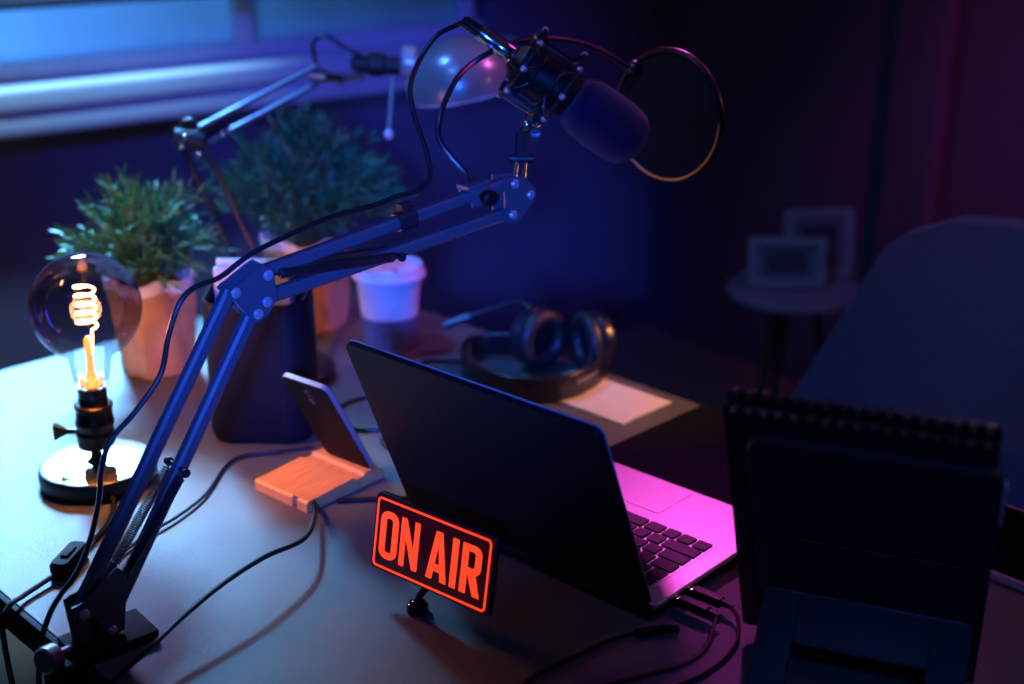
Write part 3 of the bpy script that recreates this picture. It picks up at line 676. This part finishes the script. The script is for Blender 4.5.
# ------------------------------------------------------------------ plants
RODS = [(V((-1.390, .964, .788)), V((-1.588, .963, 1.041))), (V((-1.588, .963, 1.041)), V((-1.527, 1.139, 1.117))), (V((-1.378, .954, .75)), V((-1.390, .964, .80)))]
def near_rod(p, d):
    for a, b in RODS:
        t = max(0, min(1, (p-a).dot(b-a)/(b-a).length_squared))
        if (p-a.lerp(b, t)).length < d: return True
    return False
def plant(c, h, r, fol, n, label, seed, sizes):
    side = 1 if c[1] > 1 else -1
    def bad(p): return (p.y-.978)*side < .004 or near_rod(p, .032)
    rnd = random.Random(seed)
    t = thing('potted_plant', label, 'plant', c)
    c = V(c); m = MB(); rings = []; seg = 40
    for zf in (0, .02, .2, .4, .6, .8, .93, 1.0):
        ring = []
        for k in range(seg):
            a = 2*pi*k/seg; sq = 1/(max(abs(cos(a)), abs(sin(a)))**.45)
            rr = r*(.86+.17*zf)*sq*.93+.0022*sin(7*a+5*zf)+.0015*sin(13*a+9*zf+seed)
            if zf == 0: rr *= .93
            ring.append(c+V((rr*cos(a), rr*sin(a), h*zf+(.004*sin(5*a+seed) if zf == 1 else 0))))
        rings.append(ring)
    m.loops(rings, cap1=False); pot = m.build('paper_pot', K['kraft'], t)
    m = MB(); rim = [[p+(c+V((0, 0, p.z-c.z))-p)*k+V((0, 0, dz)) for p in rings[-1]] for k, dz in ((-.015, -.010), (-.03, .004), (.03, .006), (.06, -.012))]
    m.loops(rim, cap0=False, cap1=False); m.build('folded_rim', K['kraft_in'], pot)
    m = MB(); m.lathe(c, UP, [(r*.93, h*.84), (r*.5, h*.88), (.001, h*.9)], 30); m.build('soil', K['soil'], t)
    leaf, stem = MB(), MB(); lv_, lf_ = [], []
    o = c+V((0, 0, h*.86))
    for i in range(n):
        az = rnd.uniform(0, 2*pi); e = rnd.random()**.75
        tip = V((fol[0]*e*cos(az), fol[0]*e*sin(az), fol[1]*(1-.55*e*e)*rnd.uniform(.55, 1.22)))
        st_ = V((rnd.uniform(-.6, .6)*r, rnd.uniform(-.6, .6)*r, 0))
        mid = st_.lerp(tip, .5)+V((0, 0, fol[1]*.16))
        cv = catmull([o+st_, o+mid, o+tip], 5)
        while len(cv) > 3 and any(bad(q) for q in cv): cv.pop()
        if any(bad(q) for q in cv): continue
        stem.tube(cv, .0009, 4, 1)
        nl = sizes[2]
        for j in range(nl):
            f = .22+.78*(j+rnd.random())/nl; q = f*(len(cv)-1); k = min(int(q), len(cv)-2)
            p = cv[k].lerp(cv[k+1], q-k); tg = (cv[k+1]-cv[k]).normalized()
            x, y, z = basis(tg); a = rnd.uniform(0, 2*pi)
            dr = (x*cos(a)+y*sin(a))*rnd.uniform(.30, .75)+tg*rnd.uniform(.7, 1.3)+UP*rnd.uniform(0, .5); dr.normalize()
            L = rnd.uniform(*sizes[0]); wv = dr.cross(V((rnd.uniform(-1, 1), rnd.uniform(-1, 1), rnd.uniform(-.2, 1)))).normalized()*rnd.uniform(*sizes[1])
            if bad(p) or bad(p+dr*L): continue
            b = len(lv_); mdl = p+dr*L*.5
            lv_ += [p, mdl+wv, p+dr*L+V((0, 0, -L*.12)), mdl-wv]; lf_.append((b, b+1, b+2, b+3))
    leaf.add(lv_, lf_); leaf.build('foliage', K['leaf'], t); stem.build('stem', K['stem'], t)
plant((-1.535, .852, TZ), .130, .054, (.112, .138), 150, 'bushy fine leaved green plant in brown paper pot nearest the bulb lamp', 3, ((.016, .034), (.0014, .0025), 22))
plant((-1.530, 1.105, TZ), .135, .058, (.150, .178), 220, 'larger bushy green plant in brown paper pot beside the coffee cup', 8, ((.016, .036), (.0014, .0026), 24))

# ------------------------------------------------------------------ desk organiser with pale notebooks
OY = R(43)
OF = Fr((-1.258, .836, TZ), V((cos(OY), sin(OY), 0)), V((-sin(OY), cos(OY), 0)), UP)
org = thing('desk_organiser', 'tall black rounded desk organiser box standing behind the phone stand', 'organiser', (-1.258, .836, TZ))
m = MB(); W_, D_ = .122, .092
def orr(w, d, r, z, dz=0): return [OF(a, b, z+dz*(b/d)) for a, b in rounded(w, d, r, 6)]
HT = .182
rings = [orr(W_-.016, D_-.016, .020, 0), orr(W_-.006, D_-.006, .024, .003), orr(W_, D_, .026, .012), orr(W_, D_, .026, .10), orr(W_, D_, .026, HT-.002, .012), orr(W_-.003, D_-.003, .0245, HT, .012), orr(W_-.007, D_-.007, .022, HT-.001, .012), orr(W_-.008, D_-.008, .022, .012), ]
m.loops(rings); ob = m.build('shell', K['organiser'], org)
m = MB(); OF.box(m, W_/2-.030, W_/2-.0285, -D_/2-.0008, -D_/2+.002, .015, HT-.01); m.build('seam', K['rubber'], ob)
for i, (b0, b1, top, lab) in enumerate(((.004, .016, .204, 'front of the two pale grey notebooks poking out of the black organiser'), (.020, .032, .209, 'rear of the two pale grey notebooks poking out of the black organiser'))):
    nb = thing('slim_notebook', lab, 'notebook', OF(-.01, (b0+b1)/2, .013), 'notebooks in the organiser')
    m = MB(); OF.box(m, -.052, .036, b0, b0+.002, .013, top, .0006); OF.box(m, -.052, .036, b1-.002, b1, .013, top, .0006); OF.box(m, -.0525, -.0505, b0, b1, .013, top, .0006); m.build('cover', K['pale'], nb)
    m = MB(); OF.box(m, -.050, .034, b0+.0022, b1-.0022, .0145, top-.003); m.build('pages', K['page'], nb)

# ------------------------------------------------------------------ coffee cup
cc = V((-1.379, 1.134, TZ))
cup = thing('paper_coffee_cup', 'white takeaway coffee cup with lid and dark blue lower sleeve', 'cup', cc)
m = MB(); m.lathe(cc, UP, [(.036, 0), (.0368, .002), (.0395, .044), (.0468, .1090), (.0478, .1105)], 48); m.build('cup_body', K['cupw'], cup)
m = MB(); m.lathe(cc, UP, [(.0362, .003), (.0392, .044), (.0400, .0455), (.0385, .0455)], 48, (False, False))
m = MB(); m.loops([[cc+V((r*cos(2*pi*k/48), r*sin(2*pi*k/48), h)) for k in range(48)] for r, h in ((.0386, .002), (.0424, .050), (.0405, .050), (.0368, .002))], wrap=True); m.build('sleeve', K['sleeve'], cup, 'dark blue sleeve')
m = MB(); m.lathe(cc, UP, [(.0465, .104), (.0515, .1045), (.0525, .108), (.0515, .112), (.0495, .114), (.0485, .121), (.0470, .123), (.044, .122), (.041, .1175), (.001, .117)], 56); lidc = m.build('lid', K['lidw'], cup)
m = MB(); m.sphere(cc+V((.022, -.006, .1175)), .004, 12, 8, (1.4, .7, .3)); m.build('sip_hole', K['blackp'], lidc)

# ------------------------------------------------------------------ headset
hs = thing('headset', 'black over ear headset lying on the desk behind the laptop', 'headset', (-1.15, 1.20, TZ))
rgt = V((.707, .707, 0)); fw = V((-.707, .707, 0))
def earcup(c, axis):                            # axis = direction the cushion faces
    c, axis = V(c), V(axis).normalized()
    m = MB(); m.lathe(c, -axis, [(.037, .0), (.040, .004), (.040, .010), (.036, .018), (.028, .022), (.014, .0235), (.001, .024)], 40); sh = m.build('ear_cup', K['hsp'], hs)
    m = MB(); m.torus(c+axis*.010, axis, .030, .0115, 44, 14, .95); m.build('cushion', K['hsc'], sh)
    m = MB(); m.lathe(c+axis*.001, axis, [(.031, 0), (.031, .002)], 30); m.build('driver_cloth', K['pad'], sh)
    m = MB(); m.torus(c-axis*.0215, axis, .020, .0022, 32, 8); m.build('trim_ring', K['chrome'], sh)
    m = MB(); x, y, z = basis(axis)
    m.tube([c-axis*.008+(x*cos(R(a))+y*sin(R(a)))*.0385 for a in range(180, 361, 20)], .003, 8, 2); m.build('yoke', K['hsp'], sh)
E1, E2 = V((-1.172, 1.222, TZ+.044)), V((-1.108, 1.262, TZ+.0445))
earcup(E1, rgt*.62-fw*.78); earcup(E2, -rgt*.93-fw*.35)
hb = [E2+rgt*.020+V((.006, -.008, -.028)), V((-1.066, 1.218, .766)), V((-1.062, 1.165, .765)), V((-1.092, 1.118, .767)), V((-1.15, 1.100, .768)), V((-1.208, 1.118, .768)), V((-1.248, 1.158, .768)), V((-1.250, 1.196, .772)), E1-rgt*.022+fw*.02+V((0, 0, -.020))]
def strip(pts, w, th_):
    P = catmull(pts, 6); rings = []
    for i, p in enumerate(P):
        t = (P[min(len(P)-1, i+1)]-P[max(0, i-1)]); t.z = 0; t.normalize(); n = t.cross(UP)
        rings.append([p+n*a+UP*b for a, b in rounded(th_, w, min(w, th_)*.45, 3)])
    m = MB(); m.loops(rings); return m
strip([V((p[0], p[1], .7695)) if 0 < i < 8 else p for i, p in enumerate(hb)], .034, .006).build('headband', K['hsp'], hs)
hb2 = [p+V((0, 0, 0))+((V((-1.155, 1.175, p.z))-p).normalized()*.0065) for p in hb[2:7]]
strip([V((p[0], p[1], .769)) for p in hb2], .030, .009).build('headband_padding', K['matte'], hs)
m = MB(); m.tube([hb[1]+V((.003, 0, .010)), hb[1]+V((.006, -.02, .010)), hb[2]+V((.004, .008, .010))], .0035, 8, 4); m.build('slider', K['chrome'], hs)
m = MB(); m.tube([(-1.196, 1.243, .815), (-1.226, 1.246, .822), (-1.255, 1.231, .815), (-1.284, 1.200, .802)], .0036, 9); m.tube([(-1.284, 1.200, .802), (-1.296, 1.185, .795), (-1.306, 1.172, .789)], .0058, 12, 4); m.build('boom_microphone', K['hsp'], hs)
m = MB(); m.tube([(-1.250, 1.150, .757), (-1.275, 1.140, .7535), (-1.290, 1.120, .7530), (-1.280, 1.085, .7530), (-1.255, 1.05, .7530), (-1.225, 1.02, .7530), (-1.175, 1.0, .7530), (-1.15, .965, .7530), (-1.165, .920, .7530), (-1.21, .905, .7530), (-1.245, .935, .7530), (-1.250, .975, .7530), (-1.22, 1.005, .7580), (-1.17, .985, .7535), (-1.145, .945, .7530), (-1.13, .91, .7530), (-1.09, .90, .7530), (-1.03, .90, .7530), (-.99, .90, .753)], .0024, 8); m.build('cord', K['rubber'], hs)
m = MB(); m.box((-1.045, 1.201, TZ+.0012), (.166, .098, .0022), M4.Rotation(R(1), 4, 'Z'), .0006)
tag(m.build('note_paper', K['page']), 'small peach lit sheet of paper under the edge of the headset', 'paper')

# ------------------------------------------------------------------ spiral notebook on an easel stand
cy_, ct = .4127, .4972
NB = yawframe((-.58, .8731, .764), cy_, ct)
cal = thing('spiral_notebook', 'black spiral bound pad standing upright on the easel, seen from behind', 'notebook', (-.5, .88, .765))
NW, NH = .1919, .306
m = MB(); NB.slab(m, rounded(NW, NH, .003, 3, NW/2, NH/2), -.001, .001); m.build('back_cover', K['matte'], cal)
m = MB(); NB.slab(m, rounded(NW-.003, NH-.016, .002, 3, NW/2, NH/2-.005), -.0125, -.0012); m.build('pages', K['matte'], cal)
m = MB(); NB.slab(m, rounded(NW, NH, .003, 3, NW/2, NH/2), -.0145, -.0127); m.build('front_cover', K['matte'], cal)
for k in range(17):
    a = .008+k*(NW-.016)/16
    m = MB()
    for da in (-.0013, .0013): m.torus(NB(a+da, NH-.001, -.0065), NB.x, .0098, .00085, 22, 6)
    m.build('binding_ring', K['chrome'], cal)
es = thing('book_easel', 'dark slotted wooden easel stand supporting the spiral pad on the desk', 'stand', (-.47, .86, TZ))
m = MB(); x0, x1, y0, y1 = .018, .198, -.006, .284
# plate with two slots: pieces above, between, below, and the side strips
EP = NB
def rr_(a0, a1, b0, b1): EP.box(m, a0, a1, b0, b1, .0030, .0110)
top = [(x0, .200)]+[(x1, .200)]+[(x1-.014+.014*cos(R(a)), y1-.014+.014*sin(R(a))) for a in range(0, 91, 15)]+[(x0+.014+.014*cos(R(a)), y1-.014+.014*sin(R(a))) for a in range(90, 181, 15)]
EP.slab(m, top, .003, .011, .0008)
rr_(x0, .055, y0, .2005); rr_(.182, x1, y0, .2005); rr_(.055, .182, .170, .192); rr_(.055, .182, y0, .162); rr_(.055, .182, .196, .2005)
pl_ = m.build('plate', K['dkwood'], es)
m = MB(); EP.box(m, x1-.0005, x1+.0022, .225, y1-.012, .0028, .0112, .001); m.build('corner_highlight', K['edge_hl'], pl_, 'pale painted highlight on the edge at the upper corner')  # pale strip paints the highlight on the plate's rounded corner
m = MB(); EP.box(m, .036, .186, -.009, -.0025, -.030, .0112, .001); EP.box(m, .036, .186, -.0026, .010, -.030, -.0265, .001); m.build('ledge', K['dkwood'], es)
hz = EP(.026, .088, .0135); ft = V((hz.x+.3925*.078, hz.y-.9197*.078, TZ+.007))
ly = (hz-ft).normalized(); LG = Fr(ft, NB.x, ly, NB.x.cross(ly)); LL_ = (hz-ft).length
m = MB(); LG.box(m, 0, .030, 0, LL_, -.004, .004, .001); LG.box(m, .135, .165, 0, LL_, -.004, .004, .001); LG.box(m, .030, .135, LL_*.62, LL_, -.004, .004, .001)
m.build('prop_leg', K['dkwood'], es)
m = MB(); m.cyl(EP(.030, .088, .0130), EP(.187, .088, .0130), .0026); m.build('hinge', K['steel'], es)

# ------------------------------------------------------------------ tablet at the right edge
tb = thing('tablet', 'dark screened tablet with silver rim lying flat beyond the easel', 'tablet', (-.43, 1.2, TZ))
TF = Fr((-.405, 1.198, TZ), V((1, 0, 0)), V((0, 1, 0)), UP)
m = MB(); TF.slab(m, rounded(.27, .150, .010, 6), .0005, .0075, .0012); m.build('body', K['silver'], tb)
m = MB(); TF.slab(m, rounded(.256, .136, .005, 5), .0075, .0082); m.build('screen', K['screen'], tb)

# ------------------------------------------------------------------ chair
ch_yaw = R(0)
CF = Fr((-.640, 1.60, 0), V((cos(ch_yaw), sin(ch_yaw), 0)), V((-sin(ch_yaw), cos(ch_yaw), 0)), UP)   # y = backwards
ch = thing('upholstered_chair', 'slate blue upholstered shell chair facing the desk', 'chair', CF(0, 0, 0))
def shell(s, t):                                # s across, t up
    z = .47+t*.464
    w = min(.400, .378-.185*(t-.354))
    top_drop = .008*s*s*t**3
    a = s*w
    b = .05+.10*t - .07*s*s
    return CF(a, b, z-top_drop*1.2)
m = MB(); grid = []; NS, NT = 28, 22
def corner(s, t): # round the two top corners
    if t > .86:
        k = (t-.86)/.14; lim = 1-.24*(1-math.sqrt(max(0, 1-k*k)))
        return s*lim
    return s
front = [[shell(corner(-1+2*i/NS, j/NT), j/NT) for i in range(NS+1)] for j in range(NT+1)]
back = [[p+CF.y*.045 for p in r] for r in front]
rings = []
for j in range(NT+1): rings.append(front[j]+list(reversed(back[j])))
m.loops(rings); o = m.build('backrest', K['chair'], ch, sharp=60)
bv = o.modifiers.new('soft_edges', 'BEVEL'); bv.width = .018; bv.segments = 4; bv.limit_method = 'ANGLE'; bv.angle_limit = R(50)
m = MB(); m.box(CF(0, -.16, .44), (.54, .46, .10), M4.Rotation(ch_yaw, 4, 'Z'), .04, 4); m.build('seat', K['chair'], ch)
for sx_, sy_ in ((-1, -1), (1, -1), (-1, 1), (1, 1)):
    m = MB(); m.cyl(CF(.24*sx_, -.14+.20*sy_, 0), CF(.20*sx_, -.15+.15*sy_, .40), .012, .020); m.build('leg', K['chairleg'], ch)

# ------------------------------------------------------------------ side table with two frames
s0 = V((-1.575, 2.482, 0)); stz = .487
sdt = thing('side_table', 'small round grey side table standing in the dark by the wall', 'side table', s0)
m = MB(); m.lathe(s0, UP, [(.144, stz-.018), (.150, stz-.014), (.150, stz-.003), (.146, stz)], 56); m.build('table_top', K['table2'], sdt)
m = MB(); m.lathe(s0, UP, [(.03, stz-.03), (.03, stz-.018)], 20); m.build('hub', K['black_metal'], sdt)
for k in range(3):
    a = R(20+120*k); m = MB(); m.cyl(s0+V((.13*cos(a), .13*sin(a), 0)), s0+V((.05*cos(a), .05*sin(a), stz-.018)), .010, .013); m.build('leg', K['chairleg'], sdt)
def pframe(c, w, h, bw, yaw, tilt, label):
    t = thing('picture_frame', label, 'picture frame', c, 'picture frames on the side table')
    F = yawframe(V(c)+V((0, 0, .004)), yaw, -tilt)
    m = MB(); po = rounded(w, h, .002, 2, 0, h/2); pi_ = rounded(w-2*bw, h-2*bw, .001, 2, 0, h/2)
    m.loops([[F(a, b, -.008) for a, b in po], [F(a, b, .008) for a, b in po], [F(a, b, .008) for a, b in pi_], [F(a, b, -.008) for a, b in pi_]], wrap=True); m.build('frame', K['frame'], t)
    m = MB(); F.slab(m, rounded(w-2*bw+.004, h-2*bw+.004, .001, 2, 0, h/2), -.004, -.001); m.build('mount', K['mount'], t)
    m = MB(); F.slab(m, rounded((w-2*bw)*.70, (h-2*bw)*.66, .001, 2, 0, h/2), -.001, .0005); m.build('print', K['photo'], t)
    m = MB(); m.bar(F(0, h*.6, -.009), V(c)+V((sin(yaw)*-.045, cos(yaw)*.045, .006)), .03, .004); m.build('easel_strut', K['frame'], t)
pframe((-1.578, 2.452, stz), .172, .115, .020, R(42), R(10), 'pale picture frame in front on the side table, the shorter one')
pframe((-1.571, 2.570, stz), .160, .158, .018, R(52), R(8), 'taller pale picture frame standing behind the shorter one')

# ------------------------------------------------------------------ lights
def area(name, loc, target, size, power, c, sy=None, spread=180):
    l = bpy.data.lights.new(name, 'AREA'); l.energy = power; l.color = c; l.size = size
    if sy: l.shape = 'RECTANGLE'; l.size_y = sy
    l.spread = R(spread)
    o = bpy.data.objects.new(name, l); col.objects.link(o); o.location = loc
    o.rotation_euler = (V(target)-V(loc)).to_track_quat('-Z', 'Y').to_euler(); return o
def spot(name, loc, target, power, c, ang, blend=.6, rad=.05):
    l = bpy.data.lights.new(name, 'SPOT'); l.energy = power; l.color = c; l.spot_size = R(ang); l.spot_blend = blend; l.shadow_soft_size = rad
    o = bpy.data.objects.new(name, l); col.objects.link(o); o.location = loc
    o.rotation_euler = (V(target)-V(loc)).to_track_quat('-Z', 'Y').to_euler(); return o
spot('blue_key_light', (-2.30, 1.10, 1.62), (-1.51, .57, .75), 1250, (.17, .48, .97), 40, 1.0, .14)
spot('warm_stand_fill', (-1.30, .40, 1.30), (-1.10, .80, .76), 16, (1.0, .36, .10), 22, .9, .04)  # added spot with no lamp behind it, warms the phone stand
area('outside_light', RF(U0-.75, .70, 1.25), RF(U0, .75, 1.05), .6, 17, (.10, .38, 1.0), .6)
spot('sill_fill', RF(-2.60, .85, 2.42), RF(U0+.02, .90, .95), 330, (.26, .60, 1.0), 52, .9, .05)  # added spot above the window, only there to brighten the sill
spot('blue_wall_light', (-1.0, .9, 2.4), RF(U0, 1.70, .66), 105, (.015, .07, 1.0), 44, .9, .1)
spot('plant_light', (-1.75, .75, 2.35), (-1.50, 1.08, 1.0), 85, (.07, .26, 1.0), 36, .9, .08)
spot('blue_arm_light', (.30, -.40, 1.50), (-.955, .76, 1.02), 330, (.02, .11, 1.0), 21, .9, .06)
area('blue_fill_light', (-.5, -.7, 2.2), (-.7, .8, .9), .4, 2.0, (.05, .11, .7))
spot('easel_fill', (.30, -.30, 1.95), (-.42, .84, .90), 24, (.06, .15, .8), 19, .9, .06)  # added blue spot, lifts the easel out of black
spot('warm_pot_light', (-1.15, -.15, 1.75), (-1.515, 1.0, .79), 62, (1.0, .36, .09), 15, .7, .05)
spot('chair_fill', (-1.0, .25, 2.4), (-1.15, 2.2, .6), 52, (.07, .19, .8), 46, .9, .1)  # weak blue spot added to bring out the chair and frames
spot('magenta_light', (-1.45, 2.0, 2.0), (-.70, .935, .76), 78, (1.0, .085, .74), 17, .8, .06)
area('magenta_highlight_fill', (-.55, 2.2, 2.3), (-1.1, .9, .9), .3, 1.9, (1.0, .08, .80), .3)  # extra weak area light, added for magenta highlights
spot('purple_wall_light', (.1, 1.6, 2.3), (-1.02, 2.93, 1.0), 75, (.75, .05, .70), 32, 1.0, .1)
spot('warm_side_light', (-.25, 1.95, 1.55), (-1.0, 1.20, .78), 75, (1.0, .40, .14), 15, .6, .04)
spot('magenta_cup_fill', (-.55, 2.2, 2.3), (-1.39, 1.20, .93), 60, (1.0, .14, .62), 15, .9, .08)  # added spot that tints the cup and lamp shade pink
area('warm_hoop_fill', (-.15, 1.75, 1.45), (-.92, 1.17, 1.14), .12, .55, (1.0, .42, .12), .12)  # small area light added for the orange highlight on the pop filter hoop
pt = bpy.data.lights.new('bulb_light', 'POINT'); pt.energy = 2.5; pt.color = (1.0, .36, .10); pt.shadow_soft_size = .018
o = bpy.data.objects.new('bulb_light', pt); col.objects.link(o); o.location = BT((0, 0, .207))
w = bpy.data.worlds.new('World'); scene.world = w; w.use_nodes = True
bg = w.node_tree.nodes['Background']; bg.inputs['Color'].default_value = (.03, .05, .25, 1); bg.inputs['Strength'].default_value = .012

# ------------------------------------------------------------------ camera
cd = bpy.data.cameras.new('Camera'); cam = bpy.data.objects.new('Camera', cd); col.objects.link(cam); scene.camera = cam
cam.location = (0, 0, 1.41)
fwd = V((-.6636, .6636, -.3457))
cam.rotation_euler = fwd.to_track_quat('-Z', 'Y').to_euler()
cd.sensor_width = 36; cd.lens = 1325/1024*36; cd.clip_start = .05
cd.dof.use_dof = True; cd.dof.focus_distance = 1.25; cd.dof.aperture_fstop = 2.8
scene.view_settings.view_transform = 'Standard'
scene.cycles.use_denoising = True
